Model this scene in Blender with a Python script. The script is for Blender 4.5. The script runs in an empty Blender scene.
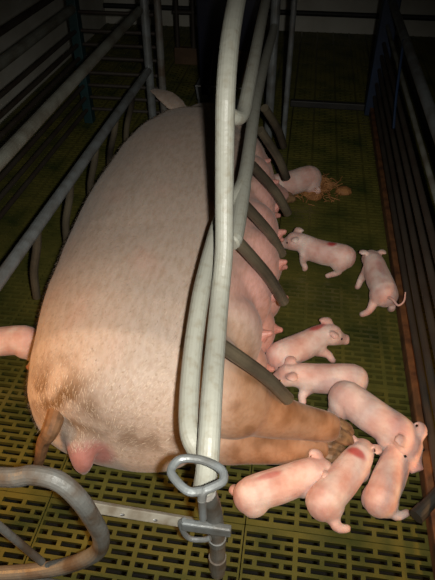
import bpy, bmesh, math, random
from mathutils import Vector, Matrix, Euler, noise
random.seed(7)
S = bpy.context.scene
COL = S.collection

# ------------------------------------------------------------------ camera, light, exposure
CAM_H, F_PX = 1.2, 569.0
PITCH, YAW = math.radians(39.8), math.radians(8.4)
cam_d = bpy.data.cameras.new('camera'); cam = bpy.data.objects.new('camera', cam_d); COL.objects.link(cam)
cam.location = (0, 0, CAM_H); cam.rotation_euler = (math.pi / 2 - PITCH, 0, YAW)
cam_d.sensor_fit = 'VERTICAL'; cam_d.sensor_height = 24.0; cam_d.sensor_width = 18.0
cam_d.lens = 24.0 * F_PX / 580.0; cam_d.clip_start = 0.02
S.camera = cam
w = bpy.data.worlds.new('barn_gloom'); S.world = w; w.use_nodes = True
w.node_tree.nodes['Background'].inputs[0].default_value = (1.0, 0.86, 0.62, 1)
w.node_tree.nodes['Background'].inputs[1].default_value = 0.003
def ray0(px, py):
    u = (px - 217.5) / F_PX; v = (py - 290) / F_PX; fw = math.cos(PITCH) - math.sin(PITCH) * v
    return (u * math.cos(YAW) - fw * math.sin(YAW), fw * math.cos(YAW) + u * math.sin(YAW), CAM_H - math.sin(PITCH) - math.cos(PITCH) * v)
def lamp(name, kind, loc, energy, color, size=0.02, aim=None, spot=None):
    d = bpy.data.lights.new(name, kind); d.energy = energy; d.color = color
    d.shadow_soft_size = size
    if spot: d.spot_size = math.radians(spot); d.spot_blend = 1.0
    o = bpy.data.objects.new(name, d); COL.objects.link(o); o.location = loc
    if aim: o.rotation_euler = (Vector(aim) - Vector(loc)).to_track_quat('-Z', 'Y').to_euler()
    return o
lamp('camera_flash', 'SPOT', (0.05, -0.01, 1.215), 80.0, (1.0, 0.965, 0.90), 0.012, ray0(225, 345), 80)
lamp('heat_lamp_light', 'SPOT', (-0.93, 0.30, 0.70), 31.0, (1.0, 0.46, 0.12), 0.05, (-0.50, 0.62, 0.05), 85)
lamp('heat_lamp_light', 'SPOT', (0.72, 0.30, 0.75), 26.0, (1.0, 0.5, 0.16), 0.05, (0.36, 0.68, 0.0), 85)
vs = S.view_settings
vs.view_transform = 'Standard'; vs.look = 'None'; vs.gamma = 1.0; vs.use_curve_mapping = False
vs.exposure = 0.0

# ------------------------------------------------------------------ helpers
def tag(o, label=None, cat=None, group=None, kind=None):
    if label: o['label'] = label
    if cat: o['category'] = cat
    if group: o['group'] = group
    if kind: o['kind'] = kind
    return o
def empty(name, loc=(0, 0, 0), rz=0.0):
    o = bpy.data.objects.new(name, None); o.location = loc; o.rotation_euler = (0, 0, rz)
    o.empty_display_size = 0.05; COL.objects.link(o); return o
def link(name, me, mat, parent=None):
    o = bpy.data.objects.new(name, me); COL.objects.link(o)
    if mat and not me.materials: me.materials.append(mat)
    if parent: o.parent = parent
    return o
def build(name, bm, mat, parent=None, smooth=True, origin=None):
    bmesh.ops.recalc_face_normals(bm, faces=bm.faces)
    for f in bm.faces: f.smooth = smooth and not f.tag
    me = bpy.data.meshes.new(name); bm.to_mesh(me); bm.free()
    o = link(name, me, mat, parent)
    if origin is not None:
        me.transform(Matrix.Translation(-Vector(origin))); o.location = origin
    return o
def ray(px, py, h):
    """world point at height h seen at photo pixel px,py"""
    u = (px - 217.5) / F_PX; v = (py - 290) / F_PX
    d = (CAM_H - h) / (math.sin(PITCH) + math.cos(PITCH) * v)
    fw = d * (math.cos(PITCH) - math.sin(PITCH) * v); xc = d * u
    return Vector((xc * math.cos(YAW) - fw * math.sin(YAW), fw * math.cos(YAW) + xc * math.sin(YAW), h))
def ray_y(px, py, Y):
    """world point on the upright plane y = Y seen at photo pixel px,py"""
    a = ray(px, py, 0.0) - Vector((0, 0, CAM_H)); return Vector((0, 0, CAM_H)) + a * (Y / a.y)
def ray_x(px, py, X):
    a = ray(px, py, 0.0) - Vector((0, 0, CAM_H)); return Vector((0, 0, CAM_H)) + a * (X / a.x)
def catmull(pts, n):
    pts = [Vector(p) for p in pts]
    if len(pts) < 3 or n <= 1: return pts
    out = []
    for i in range(len(pts) - 1):
        p1, p2 = pts[i], pts[i + 1]
        p0 = pts[i - 1] if i else p1 * 2 - p2
        p3 = pts[i + 2] if i + 2 < len(pts) else p2 * 2 - p1
        for k in range(n):
            t = k / n
            out.append(0.5 * ((2 * p1) + (p2 - p0) * t + (2 * p0 - 5 * p1 + 4 * p2 - p3) * t * t + (3 * p1 - p0 - 3 * p2 + p3) * t ** 3))
    out.append(pts[-1]); return out
def tube(bm, pts, r, seg=14, n=1, radii=None, flat=1.0, up=(0, 0, 1)):
    """round tube along pts (r, or radii per control point); flat<1 squashes along the frame's second axis"""
    P = catmull(pts, n)
    if radii:
        R = []
        for i in range(len(P)):
            t = i / (len(P) - 1) * (len(radii) - 1); k = min(int(t), len(radii) - 2)
            R.append(radii[k] + (radii[k + 1] - radii[k]) * (t - k))
    else: R = [r] * len(P)
    rings = []; ref = Vector(up); x = None
    for i, p in enumerate(P):
        a = P[max(i - 1, 0)]; b = P[min(i + 1, len(P) - 1)]
        t = (b - a).normalized()
        if x is None:
            if abs(t.dot(ref)) > 0.95: ref = Vector((1, 0, 0))
            x = t.cross(ref).normalized()
        else: x = (x - t * x.dot(t)).normalized()
        y = t.cross(x)
        rings.append([bm.verts.new(p + x * math.cos(2 * math.pi * k / seg) * R[i] + y * math.sin(2 * math.pi * k / seg) * R[i] * flat) for k in range(seg)])
    for a, b in zip(rings, rings[1:]):
        for k in range(seg): bm.faces.new((a[k], a[(k + 1) % seg], b[(k + 1) % seg], b[k]))
    for c in (rings[0], rings[-1]):
        f = bm.faces.new(c); f.tag = True
    return rings
def bar(bm, lo, hi, ax, ay):
    """open-bottomed bar whose sides draw in towards the bottom by ax, ay"""
    v = box(bm, lo, hi, None, False)
    cx, cy = (lo[0] + hi[0]) / 2, (lo[1] + hi[1]) / 2
    for q in v[:4]: q.co.x += math.copysign(ax, cx - q.co.x); q.co.y += math.copysign(ay, cy - q.co.y)
def box(bm, lo, hi, mat4=None, bottom=True):
    vs_ = [Vector((x, y, z)) for z in (lo[2], hi[2]) for y in (lo[1], hi[1]) for x in (lo[0], hi[0])]
    v = [bm.verts.new(mat4 @ q if mat4 else q) for q in vs_]
    fs = [(4, 5, 7, 6), (0, 1, 5, 4), (1, 3, 7, 5), (3, 2, 6, 7), (2, 0, 4, 6)] + ([(0, 2, 3, 1)] if bottom else [])
    for f in fs: bm.faces.new([v[i] for i in f])
    return v
def bevel(bm, w, seg=2):
    bmesh.ops.bevel(bm, geom=list(bm.edges), offset=w, segments=seg, affect='EDGES', profile=0.6)
def sphere(bm, c, rx, ry=None, rz=None, seg=16, rings=10, rot=None):
    ry = ry or rx; rz = rz or rx
    m = Matrix.Translation(c) @ (rot.to_matrix().to_4x4() if rot else Matrix()) @ Matrix.Diagonal((rx, ry, rz, 1))
    bmesh.ops.create_uvsphere(bm, u_segments=seg, v_segments=rings, radius=1.0, matrix=m)
def pipe(name, pts, r, mat, parent, n=1, seg=14, **k):
    bm = bmesh.new(); tube(bm, pts, r, seg, n, **k)
    return build(name, bm, mat, parent)
def fused(bm, voxel, smooth_it, fac=0.5):
    """one continuous skin over all the closed shapes in bm"""
    bmesh.ops.recalc_face_normals(bm, faces=bm.faces)
    me = bpy.data.meshes.new('tmp'); bm.to_mesh(me); bm.free()
    o = bpy.data.objects.new('tmp', me); COL.objects.link(o)
    m = o.modifiers.new('r', 'REMESH'); m.mode = 'VOXEL'; m.voxel_size = voxel; m.use_smooth_shade = True
    s = o.modifiers.new('s', 'SMOOTH'); s.factor = fac; s.iterations = smooth_it
    dg = bpy.context.evaluated_depsgraph_get(); dg.update()
    out = bpy.data.meshes.new_from_object(o.evaluated_get(dg))
    bpy.data.objects.remove(o); bpy.data.meshes.remove(me)
    for p in out.polygons: p.use_smooth = True
    return out
def paint(me, fn):
    a = me.color_attributes.new('Col', 'FLOAT_COLOR', 'POINT')
    out = []
    for v in me.vertices: out += [*fn(v.co.copy(), None), 1.0]
    a.data.foreach_set('color', out)
def mix(a, b, t):
    t = max(0.0, min(1.0, t)); return tuple(x + (y - x) * t for x, y in zip(a, b))
def sstep(a, b, x):
    t = max(0.0, min(1.0, (x - a) / (b - a))); return t * t * (3 - 2 * t)

# ------------------------------------------------------------------ materials
def material(name, base, rough=0.6, metal=0.0, var=None, scale=12.0, bump=0.0, bump_scale=60.0, attr=False, sss=0.0, stretch=None, var_range=(0.4, 0.7), spec=0.5, fine=0.0):
    m = bpy.data.materials.new(name); m.use_nodes = True
    nt = m.node_tree; b = nt.nodes['Principled BSDF']
    b.inputs['Roughness'].default_value = rough; b.inputs['Metallic'].default_value = metal
    b.inputs['Specular IOR Level'].default_value = spec
    tc = nt.nodes.new('ShaderNodeTexCoord'); mp = nt.nodes.new('ShaderNodeMapping')
    nt.links.new(tc.outputs['Object'], mp.inputs[0])
    if stretch: mp.inputs['Scale'].default_value = stretch
    src = None
    if attr:
        at = nt.nodes.new('ShaderNodeAttribute'); at.attribute_name = 'Col'; src = at.outputs['Color']
    if var is not None:
        nz = nt.nodes.new('ShaderNodeTexNoise'); nz.inputs['Scale'].default_value = scale; nz.inputs['Detail'].default_value = 6
        nt.links.new(mp.outputs[0], nz.inputs['Vector'])
        rp = nt.nodes.new('ShaderNodeMapRange'); rp.inputs['From Min'].default_value = var_range[0]; rp.inputs['From Max'].default_value = var_range[1]
        nt.links.new(nz.outputs['Fac'], rp.inputs['Value'])
        mx = nt.nodes.new('ShaderNodeMix'); mx.data_type = 'RGBA'
        if attr: mx.blend_type = 'MULTIPLY'
        nt.links.new(rp.outputs[0], mx.inputs['Factor'])
        if src: nt.links.new(src, mx.inputs[6])
        else: mx.inputs[6].default_value = (*base, 1)
        mx.inputs[7].default_value = (*var, 1)
        src = mx.outputs[2]
    if src: nt.links.new(src, b.inputs['Base Color'])
    else: b.inputs['Base Color'].default_value = (*base, 1)
    if sss:
        b.inputs['Subsurface Weight'].default_value = sss; b.inputs['Subsurface Radius'].default_value = (0.012, 0.004, 0.002)
        b.inputs['Subsurface Scale'].default_value = 0.5
    if bump:
        n2 = nt.nodes.new('ShaderNodeTexNoise'); n2.inputs['Scale'].default_value = bump_scale; n2.inputs['Detail'].default_value = 5
        nt.links.new(mp.outputs[0], n2.inputs['Vector'])
        bp = nt.nodes.new('ShaderNodeBump'); bp.inputs['Strength'].default_value = bump; bp.inputs['Distance'].default_value = 0.004
        nt.links.new(n2.outputs['Fac'], bp.inputs['Height']); nt.links.new(bp.outputs[0], b.inputs['Normal'])
    return m
M_PALE = material('pale_flash_lit_pipe', (0.335, 0.335, 0.28), 0.45, 0.0, (0.27, 0.25, 0.19), 60, 0.15, 150, var_range=(0.5, 0.75))  # galvanised pipe near the flash, its brightness put into a paler colour
M_BAR = material('soiled_cream_bar', (0.27, 0.25, 0.20), 0.5, 0.0, (0.16, 0.13, 0.09), 40, 0.15, 120)
M_GALV = material('galvanised_pipe', (0.23, 0.25, 0.25), 0.4, 0.35, (0.14, 0.135, 0.12), 22, 0.2, 120)
M_RUSTPIPE = material('soiled_galvanised_pipe', (0.165, 0.165, 0.15), 0.5, 0.1, (0.10, 0.07, 0.045), 16, 0.3, 120, var_range=(0.45, 0.65))
M_FINGER = material('soiled_brown_finger', (0.115, 0.095, 0.062), 0.35, 0.1, (0.025, 0.02, 0.016), 7, 0.25, 90)
M_DARKFENCE = material('dark_fence_rail', (0.045, 0.036, 0.026), 0.6, 0.0, (0.03, 0.018, 0.012), 9, 0.2, 80)
M_GREYRAIL = material('grey_fence_rail', (0.20, 0.205, 0.17), 0.5, 0.1, (0.10, 0.085, 0.06), 12, 0.2, 80)
M_KERB = material('rusty_brown_kerb', (0.15, 0.062, 0.022), 0.6, 0.0, (0.045, 0.018, 0.009), 22, 0.3, 90)
M_TEAL = material('teal_paint', (0.012, 0.045, 0.048), 0.5, 0.0, (0.01, 0.03, 0.03), 10, 0.1, 60)
M_BLUE = material('blue_paint', (0.012, 0.028, 0.07), 0.5, 0.0, (0.01, 0.02, 0.045), 10, 0.1, 60)
M_SLAT = material('olive_plastic_slat', (0.100, 0.090, 0.020), 0.34, 0.0, (0.030, 0.040, 0.010), 7, 0.25, 70, spec=0.35)
M_PIT = material('manure_pit', (0.006, 0.006, 0.004), 0.9, 0.0, (0.012, 0.010, 0.006), 5)
M_WALL = material('whitewashed_wall', (0.66, 0.64, 0.55), 0.8, 0.0, (0.50, 0.47, 0.38), 4, 0.3, 40)
M_HOPPER = material('dark_navy_plastic', (0.006, 0.008, 0.022), 0.3, 0.0, (0.010, 0.011, 0.02), 8)
M_BROWN = material('brown_board', (0.11, 0.06, 0.025), 0.6, 0.0, (0.07, 0.035, 0.015), 14, 0.2, 60)
M_STEEL = material('bright_steel', (0.6, 0.6, 0.58), 0.3, 0.9)
M_RUBBER = material('black_rubber', (0.018, 0.017, 0.015), 0.6, 0.0, (0.03, 0.027, 0.02), 20, 0.2, 80)
M_STRAW = material('soaked_brown_straw', (0.36, 0.16, 0.05), 0.7, 0.0, (0.20, 0.075, 0.02), 40)
M_SOW = material('sow_skin', (0.55, 0.4, 0.3), 0.62, attr=True, var=(0.84, 0.79, 0.73), scale=90, stretch=(1.0, 0.3, 1.0), bump=0.3, bump_scale=160, sss=0.08, spec=0.25, var_range=(0.42, 0.72))
M_BRISTLE = material('sow_bristle', (0.66, 0.54, 0.42), 0.6, spec=0.2, var=(0.26, 0.17, 0.10), scale=130, var_range=(0.5, 0.62))
M_PIGLET = material('piglet_skin', (0.7, 0.45, 0.4), 0.55, attr=True, var=(0.86, 0.72, 0.68), scale=38, bump=0.25, bump_scale=220, sss=0.12, spec=0.3)
for m_, w_ in ((M_SOW, 0.15), (M_PIGLET, 0.12)):           # fine fuzz
    b_ = m_.node_tree.nodes['Principled BSDF']; b_.inputs['Sheen Weight'].default_value = w_; b_.inputs['Sheen Roughness'].default_value = 0.4; b_.inputs['Sheen Tint'].default_value = (1, 0.93, 0.86, 1)
M_TEAT = material('teat_skin', (0.54, 0.25, 0.20), 0.5, sss=0.1, var=(0.47, 0.19, 0.15), scale=40)
M_HOOF = material('hoof_horn', (0.27, 0.155, 0.075), 0.5, var=(0.11, 0.06, 0.03), scale=60)
M_TAIL = material('soiled_tail_hair', (0.23, 0.115, 0.05), 0.7, var=(0.12, 0.06, 0.025), scale=60, bump=0.4)
M_EYE = material('dark_eye', (0.01, 0.008, 0.007), 0.2)

# ------------------------------------------------------------------ floor, pit, walls
floor = empty('floor'); tag(floor, 'olive slatted plastic floor of the farrowing pen', kind='structure')
PW, PL, PITCH_ROW, CELL, TH = 0.448, 0.44, 0.020, 0.056, 0.016
def slat_panel_mesh():
    bm = bmesh.new(); g = 0.0012
    x0, x1, y0, y1 = g, PW - g, g, PL - g
    rows = int(round(PL / PITCH_ROW))
    for i in range(5):                                     # lengthwise ribs
        x = i * CELL * 2
        bar(bm, (max(x0, x - 0.0052), y0, -TH), (min(x1, x + 0.0052), y1, 0.0004), 0.0028 if 0 < i < 4 else 0.0, 0)
    for j in range(rows):                                  # cross bars, short webs staggered between them
        y = (j + 0.5) * PITCH_ROW
        bar(bm, (x0, y - 0.0042, -TH), (x1, y + 0.0042, 0), 0, 0.0033)
        if j < rows - 1:
            for i in range(8):
                xm = (i + (0.5 if j % 2 else 1.0)) * CELL
                if xm < x1 - 0.01 and abs(xm / (2 * CELL) - round(xm / (2 * CELL))) > 0.01:
                    bar(bm, (xm - 0.0048, y + 0.004, -TH), (xm + 0.0048, y + PITCH_ROW - 0.004, -0.0006), 0.0028, 0)
    box(bm, (x0, y0, -TH), (x1, y0 + 0.006, -0.0003), bottom=False)
    box(bm, (x0, y1 - 0.006, -TH), (x1, y1, -0.0003), bottom=False)
    bmesh.ops.recalc_face_normals(bm, faces=bm.faces)
    me = bpy.data.meshes.new('slat_panel'); bm.to_mesh(me); bm.free(); return me
pm = slat_panel_mesh(); pm.materials.append(M_SLAT)
for i in range(-4, 4):
    for j in range(-1, 10):
        o = link('slat_panel', pm, None, floor)
        o.location = (i * PW - 0.032, j * PL + 0.195, random.uniform(-0.0006, 0.0006))
bm = bmesh.new(); box(bm, (-1.7, -0.6, -0.5), (3.6, 4.6, -0.45)); build('pit_bottom', bm, M_PIT, floor, False)

BACK_Y = 4.42
bm = bmesh.new(); box(bm, (-1.62, BACK_Y, -0.5), (3.6, BACK_Y + 0.12, 2.4))
wb = build('wall_back', bm, M_WALL, None, False); tag(wb, 'dim whitewashed back wall beyond the pen', kind='structure')
bm = bmesh.new(); tube(bm, [(-1.5, BACK_Y - 0.018, 0.125), (3.5, BACK_Y - 0.018, 0.125)], 0.018, 10)
build('wall_pipe', bm, M_RUBBER, wb)
bm = bmesh.new(); box(bm, (-1.62, -0.6, -0.5), (-1.5, BACK_Y, 2.4))
wl = build('wall_left', bm, M_WALL, None, False); tag(wl, 'dim whitewashed side wall behind the rail fence', kind='structure')

# ------------------------------------------------------------------ farrowing crate around the sow
XR, XL, YF, YR = -0.12, -0.665, 2.45, 0.52
crate = empty('farrowing_crate', (XR, YR, 0))
tag(crate, 'pale tubular steel farrowing crate standing over the sow', 'crate')
inv = Matrix.Translation((-XR, -YR, 0))
def cpart(name, pts, r, mat, n=1, seg=16, **k):
    return pipe(name, [inv @ Vector(p) for p in pts], r, mat, crate, n, seg, **k)
# thick sigmoid rail: rises from the rear post to the top rail
cpart('top_rail', [tuple(ray(204, 488, 0.425)), tuple(ray(207, 470, 0.455)), tuple(ray(209, 440, 0.485)), tuple(ray(212, 390, 0.503)), tuple(ray(216, 340, 0.505)), tuple(ray(220, 295, 0.525)), tuple(ray(224, 250, 0.58)), (-0.121, 0.905, 0.66),
                   (-0.125, 0.935, 0.76), (-0.128, 0.965, 0.835), (-0.132, 1.05, 0.90), (-0.135, 1.2, 0.945), (-0.14, 1.4, 0.95), (-0.14, 2.45, 0.95)], 0.0172, M_PALE, 5, 20)
cpart('rear_post', [(-0.077, 0.524, 0.0), (-0.077, 0.518, 0.15), tuple(ray(213, 510, 0.30)), tuple(ray(206, 492, 0.415))], 0.0152, M_RUSTPIPE, 4, 18)
cpart('side_rail', [tuple(ray(*q)) for q in ((204, 458, .445), (197, 449, .445), (190, 432, .455), (189, 400, .465), (193, 350, .485), (200, 300, .51), (206, 272, .52), (213, 245, .53), (220, 222, .54), (230, 203, .548), (241, 188, .55), (247, 165, .55), (258, 90, .55))] + [(-0.13, 2.45, 0.545)], 0.0168, M_PALE, 5, 18)
cpart('rail_stub', [tuple(ray(*q)) for q in ((231, 243, .543), (236, 234, .546), (244, 185, .55))], 0.0166, M_PALE, 4, 18)
cpart('upper_rail', [tuple(ray(*q)) for q in ((226, 112, .80), (234, 117, .785), (240, 117, .775), (244, 110, .772), (247, 95, .775), (252, 70, .78), (266, 0, .79))] + [(-0.135, 2.45, 0.79)], 0.0136, M_PALE, 5, 16)
cpart('front_post', [(-0.13, 2.46, 0.0), (-0.13, 2.46, 0.97)], 0.019, M_GALV)
cpart('front_post', [(-0.06, 2.52, 0.0), (-0.06, 2.52, 0.75)], 0.012, M_GALV)
FB = [((232, 343), (257, 372), (287, 399)), ((236, 240), (258, 266), (283, 302)), ((253, 205), (268, 228), (281, 254)), ((261, 166), (274, 189), (287, 213)), ((262, 130), (274, 155), (286, 178)), ((266, 108), (275, 128), (283, 146))]
for k, (p0, p1, p2) in enumerate(FB):
    a, b, c2 = ray(*p0, 0.45), ray(*p1, 0.36), ray(*p2, 0.25)
    a.x = -0.115
    pts = [a, a.lerp(c2, 0.3) + Vector((0.004, 0, 0.005)), a.lerp(c2, 0.65) + Vector((0.006, 0, 0.008)), c2 + Vector((0.002, 0, 0.0))]
    cpart('finger_bar', pts, 0.0142, M_FINGER, 5, 14)
# far (left) side
cpart('side_rail', [(XL - 0.005, 0.45, 0.35), (XL, YF, 0.35)], 0.0165, M_GALV)
cpart('upper_rail', [(XL + 0.01, 0.45, 0.60), (XL - 0.007, YF - 0.05, 0.60)], 0.0165, M_GREYRAIL)
cpart('front_post', [(XL + 0.002, YF, 0.0), (XL + 0.002, YF, 0.97)], 0.018, M_GALV)
cpart('front_post', [(XL + 0.05, YF + 0.03, 0.0), (XL + 0.05, YF + 0.03, 0.97)], 0.016, M_RUSTPIPE)
cpart('rear_post', [(XL - 0.003, 0.47, 0.0), (XL - 0.003, 0.47, 0.62)], 0.0155, M_GALV)
for y in [1.19, 1.45, 1.70, 1.94, 2.18]:
    cpart('finger_bar', [(XL, y, 0.345), (XL - 0.012, y, 0.29), (XL - 0.04, y, 0.2), (XL - 0.055, y + 0.005, 0.10)], 0.0118, M_FINGER, 5, 12)
cpart('post_sleeve', [(-0.077, 0.5235, 0.03), (-0.077, 0.521, 0.075)], 0.0178, M_RUSTPIPE)
cpart('post_sleeve', [(-0.077, 0.518, 0.145), (-0.077, 0.516, 0.165)], 0.0175, M_GALV)
# head bar frame
cpart('front_bar', [(XL, YF + 0.02, 0.93), (-0.13, YF + 0.02, 0.93)], 0.014, M_GALV)

# latch pin with a bent handle loop
c = ray(195, 487, 0.482)
pin = empty('latch_pin', c); tag(pin, 'bent steel latch pin with open loop handle at the rear of the crate', 'latch pin')
loop = [(0.020, -0.014, 0.02), (-0.004, -0.022, 0.024), (-0.028, -0.004, 0.022), (-0.036, 0.012, 0.018), (-0.026, 0.030, 0.018), (0.004, 0.032, 0.02), (0.034, 0.020, 0.022), (0.040, 0.002, 0.023), (0.028, -0.010, 0.024), (0.016, -0.018, 0.022), (0.014, -0.024, 0.008)]
loop = [tuple(0.98 * q for q in p) for p in loop]
pipe('handle_loop', loop, 0.0062, M_GALV, pin, 6, 12)
pipe('pin_shank', [(0.014, -0.024, 0.012), (0.014, -0.020, -0.045)], 0.0055, M_GALV, pin)

# ------------------------------------------------------------------ rear gate of the crate
gate = empty('rear_gate', (-0.3, 0.5, 0)); tag(gate, 'soiled bent pipe rear gate behind the rump of the sow', 'gate')
ginv = Matrix.Translation((0.3, -0.5, 0))
def gpart(name, pts, r, mat, n=1, seg=16, **k): return pipe(name, [ginv @ Vector(p) for p in pts], r, mat, gate, n, seg, **k)
gpart('bow_pipe', [(-0.60, 0.43, 0.42)] + [ray(*q) for q in ((0, 477, .42), (32, 475, .43), (58, 481, .425), (78, 498, .39), (93, 520, .31), (101, 537, .24), (97, 552, .17), (75, 563, .11), (45, 570, .07), (0, 574, .055))] + [(-0.60, 0.42, 0.05)], 0.0152, M_RUSTPIPE, 5, 18)
gpart('brace_rod', [ray(-20, 510, .30), ray(42, 562, .10)], 0.0075, M_RUSTPIPE)
gpart('bottom_bar', [ray(-30, 573, .02), ray(90, 591, .02)], 0.012, M_GALV)
# flat bar with rivets
bm = bmesh.new()
A_, B_ = ray_y(90, 506, .462), ray_y(192, 523, .505)
dx = (B_ - A_).normalized(); L_ = (B_ - A_).length
rot = dx.to_track_quat('X', 'Z').to_matrix().to_4x4()
box(bm, (0, -0.006, -0.009), (L_, 0.006, 0.009)); bevel(bm, 0.002)
cb = build('cross_bar', bm, M_BAR, gate, False); cb.matrix_local = ginv @ Matrix.Translation(A_) @ rot @ Matrix.Rotation(math.radians(-35), 4, 'X')
for t in (0.3, 0.62, 0.93):
    bm = bmesh.new(); sphere(bm, (t * L_, -0.006, -0.003), 0.0045, 0.002, 0.0026, 10, 6)
    build('rivet', bm, M_STEEL, cb)
# bracket holding the bar to the post
brk = empty('gate_bracket', ray_y(215, 516, .508)); tag(brk, 'grey metal bracket clamping the gate bar to the rear post', 'bracket')
bm = bmesh.new(); box(bm, (-0.055, -0.030, -0.012), (0.032, -0.017, 0.012)); bevel(bm, 0.004)
build('plate', bm, M_GALV, brk)
bm = bmesh.new(); tube(bm, [(-0.05, -0.022, 0.012), (-0.058, -0.02, -0.005), (-0.052, -0.02, -0.04), (-0.04, -0.02, -0.055), (-0.018, -0.018, -0.055), (-0.006, -0.016, -0.05)], 0.005, 10, 4)
build('hook', bm, M_GALV, brk)

# ------------------------------------------------------------------ side fences
def fence(name, x, y0, y1, heights, tops, label, flip):
    f = empty(name, (x, y0, 0)); tag(f, label, 'fence')
    for h in heights:
        pipe('rail', [(0, 0, h), (0, y1 - y0, h)], 0.0095, M_DARKFENCE, f, seg=10)
    for h, r, m in tops:
        pipe('top_rail', [(0, 0, h), (0, y1 - y0, h)], r, m, f, seg=14)
    return f
LX, LYB = -1.05, 2.66
lf = fence('rail_fence', LX, -0.2, LYB, [0.07, 0.13, 0.19, 0.25, 0.32, 0.38, 0.44], [(0.535, 0.021, M_GREYRAIL), (0.625, 0.013, M_DARKFENCE)], 'dark rail fence on the side of the sow back', -1)
for h in (0.07, 0.13, 0.19, 0.25, 0.32, 0.38, 0.44, 0.52):
    pipe('cross_rail', [(0, LYB + 0.2, h), (0.37, LYB + 0.2, h)], 0.0085, M_DARKFENCE, lf, seg=10)
bm = bmesh.new(); box(bm, (-0.022, LYB + 0.175, 0), (0.022, LYB + 0.225, 0.9)); bevel(bm, 0.004)
build('corner_post', bm, M_TEAL, lf, False)
RX, RYB = 0.373, 3.02
rf = fence('rail_fence', RX, -0.2, RYB, [0.10, 0.165, 0.235, 0.30, 0.36], [(0.55, 0.017, M_GALV), (0.44, 0.008, M_GREYRAIL)], 'dark rail fence with rust brown kerb on the piglet side', 1)
bm = bmesh.new(); box(bm, (-0.012, 0, 0.0), (0.022, RYB + 0.2, 0.045)); bevel(bm, 0.006)
build('kerb', bm, M_KERB, rf, False)
bm = bmesh.new(); box(bm, (-0.035, RYB + 0.12, 0), (0.045, RYB + 0.2, 0.9)); bevel(bm, 0.006)
build('end_post', bm, M_BLUE, rf, False)
pipe('tie_strap', [(-0.012, 2.5, 0.56), (-0.018, 2.38, 0.40), (-0.016, 2.3, 0.30)], 0.005, M_BLUE, rf, 4, 8)
# low bar closing the front of the pen
bm = bmesh.new(); box(bm, (-0.05, 3.0, 0.0), (RX - 0.02, 3.03, 0.035)); bevel(bm, 0.005)
eb = build('pen_end_bar', bm, M_RUBBER, None, False, origin=(0.16, 3.015, 0)); tag(eb, 'low dark brown bar across the far end of the piglet area', 'bar')
# round plug in the far floor
bm = bmesh.new(); q = ray(318, 104, 0.004)
tube(bm, [(0, 0, 0.0), (0, 0, 0.006)], 0.035, 24); tube(bm, [(0, 0, 0.005), (0, 0, 0.010)], 0.022, 24)
pl = build('floor_plug', bm, M_RUBBER); pl.location = (q.x, q.y, 0); tag(pl, 'small round plug set in the far slatted floor', 'plug')

# feeder at the head end
fd = empty('sow_feeder', (-0.35, 2.83, 0)); tag(fd, 'dark navy feed hopper at the head end of the crate', 'feeder')
bm = bmesh.new()
prof = [(-0.135, 0.14), (-0.10, 0.14), (-0.07, 0.36), (0.15, 0.36), (0.15, 1.15), (-0.16, 1.15), (-0.15, 0.5)]
fr = [bm.verts.new((x, -0.10, z)) for x, z in prof]; bk = [bm.verts.new((x, 0.14, z)) for x, z in prof]
bm.faces.new(fr); bm.faces.new(bk[::-1])
for i in range(len(prof)): bm.faces.new((fr[i], fr[(i + 1) % len(prof)], bk[(i + 1) % len(prof)], bk[i]))
bmesh.ops.recalc_face_normals(bm, faces=bm.faces); bevel(bm, 0.008)
build('hopper', bm, M_HOPPER, fd, False)
bm = bmesh.new(); box(bm, (-0.055, -0.02, 0.18), (0.135, 0.02, 0.358)); bevel(bm, 0.004); build('drop_board', bm, M_BROWN, fd, False)
bm = bmesh.new()
pr = [(-0.17, 0.17), (-0.15, 0.03), (0.15, 0.03), (0.17, 0.17), (0.16, 0.17), (0.14, 0.042), (-0.14, 0.042), (-0.16, 0.17)]
f0 = [bm.verts.new((x, -0.06, z)) for x, z in pr]; f1 = [bm.verts.new((x, 0.14, z)) for x, z in pr]
bm.faces.new(f0); bm.faces.new(f1)
for i in range(8): bm.faces.new((f0[i], f0[(i + 1) % 8], f1[(i + 1) % 8], f1[i]))
build('trough', bm, M_GALV, fd, False)
pipe('trough_rim', [(-0.17, -0.062, 0.172), (0.17, -0.062, 0.172)], 0.005, M_STEEL, fd)
# front stall frame in the aisle beyond
sf = empty('stall_frame', (-0.6, 3.6, 0)); tag(sf, 'dark upright pipe frame against the pale back wall', 'frame')
for x in (-0.18, -0.08, 0.02, 0.13): pipe('upright', [(x, 0, 0), (x, 0, 0.9)], 0.014, M_DARKFENCE, sf)
for h in (0.30, 0.9): pipe('cross_rail', [(-0.2, 0, h), (0.15, 0, h)], 0.013, M_DARKFENCE, sf)
bm = bmesh.new(); box(bm, (-0.2, -0.02, 0.0), (0.15, 0.02, 0.10)); bevel(bm, 0.004); build('kick_board', bm, M_BROWN, sf, False)

# ------------------------------------------------------------------ the sow
def ring_loft(bm, rings, seg=28, ex=2.3):
    """rings of (y, xl, xr, zb, zt); closed loft along y"""
    prev = None
    for (y, xl, xr, zb, zt) in rings:
        cx, cz, a, b = (xl + xr) / 2, (zb + zt) / 2, (xr - xl) / 2, (zt - zb) / 2
        r = []
        for k in range(seg):
            t = 2 * math.pi * k / seg; ct, st = math.cos(t), math.sin(t)
            x = math.copysign(abs(ct) ** (2 / ex), ct); z = math.copysign(abs(st) ** (2 / ex), st)
            r.append(bm.verts.new((cx + a * x, y, cz + b * z)))
        if prev:
            for k in range(seg): bm.faces.new((prev[k], prev[(k + 1) % seg], r[(k + 1) % seg], r[k]))
        else: bm.faces.new(r)
        prev = r
    bm.faces.new(prev)
def limb(bm, pts, radii, n=5, seg=16, flat=1.0): tube(bm, pts, None, seg, n, radii=radii, flat=flat)
bm = bmesh.new()
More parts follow.
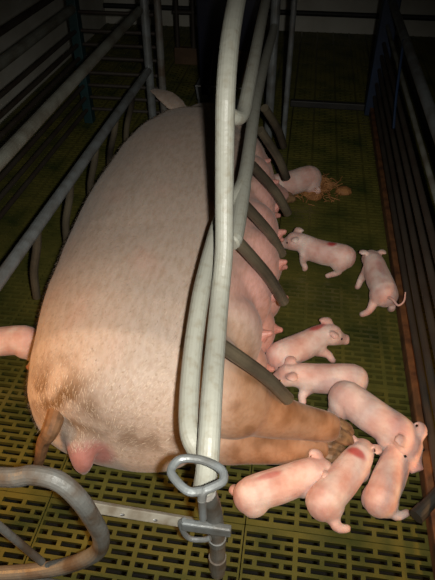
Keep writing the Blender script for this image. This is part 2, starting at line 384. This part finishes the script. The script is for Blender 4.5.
ring_loft(bm, [(0.682, -0.43, -0.20, 0.10, 0.23), (0.690, -0.475, -0.17, 0.06, 0.28), (0.708, -0.508, -0.15, 0.03, 0.32), (0.745, -0.535, -0.12, 0.01, 0.355), (0.81, -0.556, -0.10, 0.0, 0.385), (0.92, -0.582, -0.075, 0.0, 0.395),
              (1.05, -0.612, -0.05, 0.0, 0.395), (1.2, -0.632, -0.035, 0.0, 0.39), (1.4, -0.648, -0.045, 0.0, 0.39), (1.6, -0.654, -0.07, 0.0, 0.385),
              (1.8, -0.648, -0.11, 0.0, 0.38), (1.95, -0.63, -0.15, 0.0, 0.37), (2.08, -0.60, -0.19, 0.0, 0.345), (2.2, -0.56, -0.23, 0.0, 0.30), (2.3, -0.53, -0.27, 0.0, 0.265), (2.38, -0.505, -0.29, 0.0, 0.245),
              (2.46, -0.475, -0.30, 0.01, 0.205), (2.54, -0.44, -0.31, 0.03, 0.165), (2.60, -0.42, -0.315, 0.04, 0.145), (2.64, -0.42, -0.315, 0.04, 0.15), (2.65, -0.41, -0.325, 0.05, 0.14)], ex=2.3)
# udder: swollen glands in two rows
GY = [0.99, 1.14, 1.28, 1.43, 1.58, 1.73, 1.88]
GX = [-0.02, -0.008, 0.0, -0.01, -0.03, -0.05, -0.09]
for y, gx in zip(GY, GX):
    sphere(bm, (gx - 0.11, y, 0.225), 0.10, 0.105, 0.11)
    sphere(bm, (gx - 0.10, y + 0.02, 0.09), 0.105, 0.10, 0.09)
# upper hind leg, lower hind leg
limb(bm, [(-0.34, 0.87, 0.24), (-0.24, 0.86, 0.25)] + [ray(x, y, h) for x, y, h in ((228, 397, .235), (256, 408, .205), (278, 417, .175), (300, 422, .15), (322, 426, .125), (334, 428, .11))],
     [0.13, 0.13, 0.092, 0.062, 0.050, 0.044, 0.038, 0.032])
limb(bm, [(-0.32, 0.80, 0.12), (-0.22, 0.80, 0.10)] + [ray(x, y, h) for x, y, h in ((222, 441, .075), (250, 445, .065), (280, 448, .055), (305, 449, .05), (325, 450, .042))],
     [0.11, 0.09, 0.055, 0.045, 0.04, 0.034, 0.030])
# fore legs, folded under the chest
limb(bm, [(-0.36, 2.0, 0.22), (-0.24, 2.02, 0.22), (-0.15, 1.96, 0.19), (-0.10, 1.90, 0.14), (-0.06, 1.93, 0.09), (-0.03, 1.96, 0.06)], [0.12, 0.10, 0.06, 0.042, 0.035, 0.03])
limb(bm, [(-0.34, 2.08, 0.10), (-0.22, 2.1, 0.08), (-0.12, 2.08, 0.055), (-0.04, 2.05, 0.04)], [0.09, 0.06, 0.04, 0.03])
# vulva
limb(bm, [(-0.395, 0.72, 0.19), (-0.395, 0.685, 0.165), (-0.39, 0.658, 0.135), ray(84, 470, .095), ray(86, 477, .08)], [0.045, 0.038, 0.028, 0.016, 0.007])
# ears
limb(bm, [(-0.47, 2.26, 0.235), (-0.52, 2.30, 0.262), (-0.575, 2.345, 0.28), (-0.63, 2.385, 0.285), (-0.655, 2.40, 0.28)], [0.03, 0.05, 0.048, 0.028, 0.008], flat=0.26)
limb(bm, [(-0.48, 2.24, 0.16), (-0.54, 2.26, 0.17), (-0.60, 2.29, 0.18), (-0.65, 2.32, 0.18)], [0.03, 0.045, 0.035, 0.01], flat=0.26)
# snout disc rim
sphere(bm, (-0.368, 2.648, 0.093), 0.056, 0.014, 0.054)
sow_me = fused(bm, 0.0075, 8)
cos = [v.co.copy() for v in sow_me.vertices]; nrs = [v.normal.copy() for v in sow_me.vertices]; flat_co = []
for c_, n_ in zip(cos, nrs):                                 # loose skin: gentle folds
    q_ = c_ + n_ * noise.noise(Vector((c_.x * 7, c_.y * 5, c_.z * 7))) * 0.005
    flat_co += [q_.x, q_.y, max(q_.z, 0.003)]
sow_me.vertices.foreach_set('co', flat_co); sow_me.update()
SK = (0.51, 0.40, 0.325); PK = (0.62, 0.335, 0.28); TAN = (0.33, 0.16, 0.075); BR = (0.16, 0.085, 0.035); HOT = (0.47, 0.20, 0.165)
def sow_col(c, n):
    nz = noise.noise(c * 9) * 0.5 + 0.5; nb = noise.noise(c * 26) * 0.5 + 0.5
    col = mix(SK, PK, sstep(-0.22, -0.06, c.x) * sstep(0.9, 1.05, c.y))
    col = mix(col, (0.58, 0.36, 0.28), sstep(0.6, 0.9, nz) * 0.5)
    leg = sstep(-0.15, -0.05, c.x) * (1 - sstep(0.90, 0.96, c.y + (0.26 - c.z) * 0.2))
    col = mix(col, TAN, leg * (0.75 + 0.25 * nb))
    col = mix(col, (0.17, 0.075, 0.03), leg * sstep(0.52, 0.75, nb) * 0.55)
    d = (c - Vector((-0.42, 0.73, 0.25))); rr = math.sqrt((d.x / 0.13) ** 2 + (d.y / 0.10) ** 2 + (d.z / 0.11) ** 2)
    col = mix(col, BR, (1 - sstep(0.4, 1.15, rr)) * (0.35 + 0.65 * sstep(0.35, 0.65, nb)))
    d = (c - Vector((-0.25, 0.67, 0.20))); rr = math.sqrt((d.x / 0.16) ** 2 + (d.y / 0.06) ** 2 + (d.z / 0.05) ** 2)
    col = mix(col, BR, (1 - sstep(0.4, 1.1, rr)) * 0.55 * sstep(0.3, 0.6, nb))
    d = (c - Vector((-0.385, 0.65, 0.125))); col = mix(col, HOT, 1 - sstep(0.05, 0.078, d.length))
    col = mix(col, HOT, sstep(2.0, 2.05, c.y) * sstep(-0.54, -0.6, c.x) * 0.0)
    return col
paint(sow_me, sow_col)
sow = empty('sow', (-0.36, 1.4, 0)); tag(sow, 'large pale sow lying on her side inside the crate', 'pig')
off = Matrix.Translation((0.36, -1.4, 0))
sow_me.transform(off)
body = link('body', sow_me, M_SOW, sow)
# bristles: short coarse hairs over back and flank
bm = bmesh.new(); polys = [p for p in sow_me.polygons if p.normal.z > -0.2]
for p in random.choices(polys, k=52000):
    c0 = Vector(p.center); wc = off.inverted() @ c0
    if wc.x > -0.12 or wc.y > 2.3 or (wc - Vector((-0.37, 0.62, 0.12))).length < 0.07: continue
    n = p.normal
    flow = Vector((-0.3 + 0.6 * noise.noise(wc * 4), -1.0, 0.3 * noise.noise(wc * 5 + Vector((3, 1, 7))))); flow = (flow - n * flow.dot(n)).normalized()
    ln = random.uniform(0.009, 0.019); j = Vector((random.gauss(0, .15), random.gauss(0, .15), random.gauss(0, .15)))
    d = (flow + n * 0.22 + j).normalized(); s = d.cross(n).normalized() * 0.00036
    a = c0 + Vector((random.uniform(-.004, .004), random.uniform(-.004, .004), 0)) - n * 0.00036
    v = [bm.verts.new(a - s), bm.verts.new(a + s), bm.verts.new(a + d * ln)]
    bm.faces.new(v)
me = bpy.data.meshes.new('bristles'); bm.to_mesh(me); bm.free()
br = link('bristles', me, M_BRISTLE, sow); br['kind'] = 'stuff'
# teats
for y, gx in zip(GY, GX):
    for (x, z, yy, dz) in ((gx - 0.012, 0.235, y, 0.10), (gx + 0.002, 0.10, y + 0.02, 0.0)):
        bm = bmesh.new()
        tube(bm, [(0, 0, 0), (0.010, 0, dz * 0.08), (0.017, 0, dz * 0.1), (0.022, 0, dz * 0.12), (0.025, 0, dz * 0.12)], None, 12, 2, radii=[0.018, 0.011, 0.0082, 0.007, 0.003])
        t = build('teat', bm, M_TEAT, sow); t.location = off @ Vector((x - 0.006, yy, z))
# hooves: two claws each
def hoof(p, d):
    d = Vector(d).normalized(); s = d.cross(Vector((0, 0, 1))).normalized(); bm = bmesh.new()
    for q in (-1, 1):
        a = off @ Vector(p) + s * q * 0.013
        tube(bm, [a - d * 0.012, a + d * 0.012, a + d * 0.036 - Vector((0, 0, 0.004)), a + d * 0.05 - Vector((0, 0, 0.008))], None, 12, 3, radii=[0.016, 0.019, 0.016, 0.006], flat=0.95)
    build('hoof', bm, M_HOOF, sow)
hoof(ray(334, 428, .11), (1, -0.05, -0.4)); hoof(ray(325, 450, .042), (1, 0.05, -0.1)); hoof((-0.03, 1.96, 0.055), (1, 0.6, -0.2)); hoof((-0.04, 2.05, 0.04), (1, -0.3, -0.1))
bm = bmesh.new(); T = [(-0.45, 0.74, 0.24), ray(52, 428, .23), ray(44, 441, .195), ray(41, 453, .15), ray(38, 466, .09), ray(38, 471, .06)]
tube(bm, [off @ Vector(q) for q in T], None, 12, 5, radii=[0.022, 0.018, 0.0145, 0.0125, 0.010, 0.004]); build('tail', bm, M_TAIL, sow)

# ------------------------------------------------------------------ the piglets
PINK = (0.70, 0.45, 0.385); PALE = (0.76, 0.58, 0.51); ROSE = (0.60, 0.26, 0.22)
def piglet(label, rump, head, zc=0.082, bend=0.0, head_yaw=0.0, head_pitch=-12, legs=None, roll=0.0, mark=None, tail=True, size=1.0, lift=0.0, shade=0.0, ear=1.0):
    """built facing +x; rump/head are ground points; legs = foot offsets (dx, dy) for front-left, front-right, rear-left, rear-right"""
    rump, head = Vector((*rump, 0)), Vector((*head, 0)); d = head - rump
    yaw = math.atan2(d.y, d.x); mid = (rump + head) / 2
    legs = legs or [(0, 0)] * 4
    hy, hp = math.radians(head_yaw), math.radians(head_pitch)
    piv = Vector((0.07, 0, zc + 0.006))
    def deform(p, isbody):
        p = Vector(p)
        if isbody:
            wt = sstep(0.055, 0.10, p.x)
            if wt > 0:
                q = Matrix.Rotation(hy * wt, 3, 'Z') @ (Matrix.Rotation(-hp * wt, 3, 'Y') @ (p - piv)); p = piv + q
        if roll and isbody:
            r_ = Matrix.Rotation(math.radians(roll), 3, 'X'); p = Vector((p.x, 0, zc)) + r_ @ Vector((0, p.y, p.z - zc))
        p.y += bend * (p.x * p.x) * 12
        return p
    bm = bmesh.new()
    prof = [(-0.112, .010, .012, -.004), (-0.106, .024, .027, -.004), (-0.094, .034, .038, -.003), (-0.074, .039, .043, .000), (-0.045, .0395, .042, .001), (-0.01, .0405, .041, -.002), (0.025, .039, .0405, -.002), (0.052, .037, .040, .001),
            (0.072, .033, .035, .006), (0.088, .030, .031, .011), (0.104, .030, .031, .013), (0.118, .027, .028, .010), (0.130, .021, .021, .004), (0.142, .0165, .016, -.001), (0.152, .0155, .015, -.003), (0.157, .015, .0145, -.003)]
    prev = None; sg = 18; grp = []
    for x, ry, rz, dz in prof:
        r = [bm.verts.new((x, ry * math.cos(2 * math.pi * k / sg), zc + dz + rz * math.sin(2 * math.pi * k / sg))) for k in range(sg)]
        if prev:
            for k in range(sg): bm.faces.new((prev[k], prev[(k + 1) % sg], r[(k + 1) % sg], r[k]))
        else: bm.faces.new(r)
        prev = r
    bm.faces.new(prev)
    for s in (1, -1):                                         # ears
        tube(bm, [(0.100, s * 0.019, zc + 0.034), (0.091, s * 0.029, zc + 0.040), (0.083, s * 0.035, zc + 0.037), (0.077, s * 0.038 * ear, zc + 0.032)], None, 12, 3, radii=[0.009, 0.0145 * ear, 0.0125 * ear, 0.005], flat=0.42, up=(0, 0, 1))
    for s in (1, -1): sphere(bm, (-0.070, s * 0.022, zc - 0.012), 0.032, 0.022, 0.034, 14, 8)   # hams
    for s in (1, -1): sphere(bm, (0.050, s * 0.022, zc - 0.012), 0.024, 0.018, 0.030, 14, 8)    # shoulders
    for v in bm.verts: v.co = deform(v.co, True)
    k0 = len(bm.verts)
    for i, (x, s) in enumerate(((0.052, 1), (0.052, -1), (-0.072, 1), (-0.072, -1))):
        fx, fy = legs[i]; lowz = max(zc - 0.03, 0.018)
        a = Vector((x, s * 0.024, lowz + 0.008)); foot = Vector((x + fx, s * 0.026 + fy, 0.007))
        kn = a.lerp(foot, 0.55) + Vector((0.006 if x > 0 else -0.016, 0, 0.004))
        tube(bm, [a + Vector((0, -s * 0.006, 0.012)), a, kn, foot + Vector((-0.002, 0, 0.008)), foot + Vector((0.007, 0, 0.0))], None, 12, 3, radii=[0.021, 0.0175, 0.0115, 0.0095, 0.0085])
    bm.verts.ensure_lookup_table()
    for v in list(bm.verts)[k0:]: v.co = deform(v.co, False)
    me = fused(bm, 0.0034, 5)
    mk = mark
    seed = random.uniform(0, 50)
    def col(c, n):
        nz = noise.noise(c * 22 + Vector((seed, 0, 0))) * 0.5 + 0.5
        k = mix(PINK, PALE, sstep(0.35, 0.65, nz))
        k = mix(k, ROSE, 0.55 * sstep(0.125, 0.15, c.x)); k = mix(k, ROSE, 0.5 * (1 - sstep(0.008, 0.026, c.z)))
        k = mix(k, ROSE, 0.35 * sstep(zc + 0.046, zc + 0.056, c.z)); k = mix(k, ROSE, 0.4 * sstep(-0.095, -0.115, c.x))
        if mk:
            dd = Vector((c.x - mk[0], c.y - mk[1], 0)); r = math.sqrt((dd.x / mk[2]) ** 2 + (dd.y / mk[3]) ** 2)
            if c.z > zc: k = mix(k, (0.50, 0.065, 0.06), (1 - sstep(0.5, 1.15, r + (nz - 0.5) * 0.6)) * mk[4])
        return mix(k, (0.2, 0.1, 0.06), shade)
    paint(me, col)
    o = empty('piglet', (mid.x, mid.y, lift), yaw); o.scale = (size,) * 3
    tag(o, label, 'piglet', 'newborn piglets in the pen')
    C = Vector((-0.022, 0, 0))                                  # centre rump-snout on the Empty
    me.transform(Matrix.Translation(C)); link('body', me, M_PIGLET, o)
    if tail:
        bm = bmesh.new(); b0 = deform((-0.108, 0, zc + 0.012), True) + C
        tube(bm, [b0] + [b0 + Vector(q) * float(tail) for q in ((-0.012, -0.004, 0.004), (-0.020, -0.012, -0.002), (-0.016, -0.022, 0.004), (-0.004, -0.026, 0.014))], None, 8, 4, radii=[0.0055, 0.004, 0.0032, 0.0028, 0.002])
        build('tail', bm, M_PIGLET_T, o)
    for s in (1, -1):
        bm = bmesh.new(); sphere(bm, deform((0.121, s * 0.0225, zc + 0.020), True) + C, 0.0034, seg=10, rings=6); build('eye', bm, M_EYE, o)
    return o
M_PIGLET_T = material('piglet_tail_skin', (0.62, 0.36, 0.30), 0.5, sss=0.1)
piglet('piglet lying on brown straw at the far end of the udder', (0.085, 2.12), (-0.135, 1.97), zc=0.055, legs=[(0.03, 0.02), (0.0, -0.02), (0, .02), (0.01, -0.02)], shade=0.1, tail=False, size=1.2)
piglet('piglet with a red spot mid back walking towards the udder', (0.205, 1.545), (-0.01, 1.62), legs=[(-0.01, 0.0), (0.01, 0), (0.03, 0.0), (0.01, 0)], mark=(-0.03, -0.005, 0.019, 0.019, 1.0), bend=-0.1, head_yaw=12, tail=False)
piglet('piglet standing with its back to the camera and curly tail by the kerb', (0.315, 1.365), (0.272, 1.60), legs=[(-0.01, 0.02), (0, 0), (-0.02, 0.035), (0, -0.005)], head_pitch=-25, tail=1.7, mark=(0.0, 0.0, 0.05, 0.012, 0.25))
piglet('piglet with red marked neck lying nose away from the udder', (-0.005, 1.09), (0.175, 1.235), zc=0.055, legs=[(0.02, -0.02), (0.02, -0.03), (0, 0.0), (0.01, -0.02)], head_yaw=-22, mark=(0.062, 0.01, 0.03, 0.014, 0.85), tail=False)
piglet('plump piglet nursing straight across above the hind leg of the sow', (0.240, 1.055), (-0.01, 1.03), zc=0.05, legs=[(0.01, 0.03), (0.01, 0.0), (0, 0.01), (0.02, 0.01)], tail=False)
piglet('piglet leaning over two others beside the kerb', (0.18, 0.965), (0.352, 0.838), zc=0.072, size=1.08, legs=[(0, 0), (0, 0), (0, 0), (0, 0)], head_pitch=-22, head_yaw=-25, ear=0.78, mark=(0.07, -0.01, 0.03, 0.02, 0.25), tail=False)
piglet('piglet nearest the crate post below the sow hooves', (-0.035, 0.675), (0.15, 0.778), zc=0.047, legs=[(0.01, 0.0), (0.0, 0.0), (-0.02, 0.02), (0, 0)], mark=(-0.03, 0.008, 0.04, 0.010, 0.55), head_pitch=-25, head_yaw=-6, ear=0.78, tail=False)
piglet('middle piglet of the huddle with red mark on its neck', (0.137, 0.69), (0.238, 0.845), zc=0.048, legs=[(0, 0), (0, 0), (0, 0.0), (-0.005, -0.036)], mark=(0.055, 0.0, 0.014, 0.03, 0.85), head_pitch=-38, head_yaw=15, ear=0.78, tail=False)
piglet('small piglet of the huddle squeezed against the kerb', (0.262, 0.725), (0.322, 0.87), zc=0.045, legs=[(0, 0), (0, 0), (0, 0.0), (0.015, -0.036)], head_pitch=-40, tail=False, ear=0.78, size=0.94)
piglet('lone piglet half hidden behind the back of the sow', (-0.665, 1.03), (-0.89, 0.985), zc=0.092, legs=[(0, 0), (0, 0), (0, 0.0), (-0.02, 0)], tail=False)

# ------------------------------------------------------------------ straw under the far piglet, drinker
bm = bmesh.new(); q = ray(311, 190, 0.0)
for k in range(8): sphere(bm, (random.gauss(0, .035), random.gauss(0, .03), 0.004), 0.035, 0.03, random.uniform(0.012, 0.03), 10, 6)
for k in range(800):
    a = random.uniform(0, 2 * math.pi); r = abs(random.gauss(0, 0.042)); p = Vector((math.cos(a) * r * 1.15, math.sin(a) * r * 1.0, 0.006 + max(0, 0.05 - r * 0.4) * random.random()))
    b = random.uniform(0, 2 * math.pi); l = random.uniform(0.02, 0.055); e = Vector((math.cos(b), math.sin(b), random.uniform(-0.05, 0.2))) * l
    m_ = p + e * 0.5 + Vector((random.gauss(0, .008), random.gauss(0, .008), random.uniform(0, .008)))
    end = p + e; end.z = max(end.z, 0.004)
    tube(bm, [p, m_, end], 0.0016, 4, 2)
st = build('straw_wad', bm, M_STRAW); st.location = (q.x, q.y, 0); tag(st, 'wad of wet brown straw under the far piglet', 'straw', kind='stuff')
t0, t1 = ray(416, 517, 0.064), ray(446, 486, 0.076)
dr = empty('drinker_pipe', (t1.x, t1.y, 0)); tag(dr, 'black pipe end poking over the kerb at the near corner', 'pipe')
t0 -= dr.location; t1 -= dr.location
e_ = t1 + (t1 - t0) * 0.9
pipe('pipe_body', [e_, t1, t0.lerp(t1, 0.15)], 0.0145, M_RUBBER, dr)
pipe('riser', [(e_.x, e_.y, 0.0), (e_.x, e_.y, 0.6)], 0.016, M_RUBBER, dr)
pipe('end_cap', [t0.lerp(t1, 0.25), t0], 0.0165, M_RUBBER, dr)
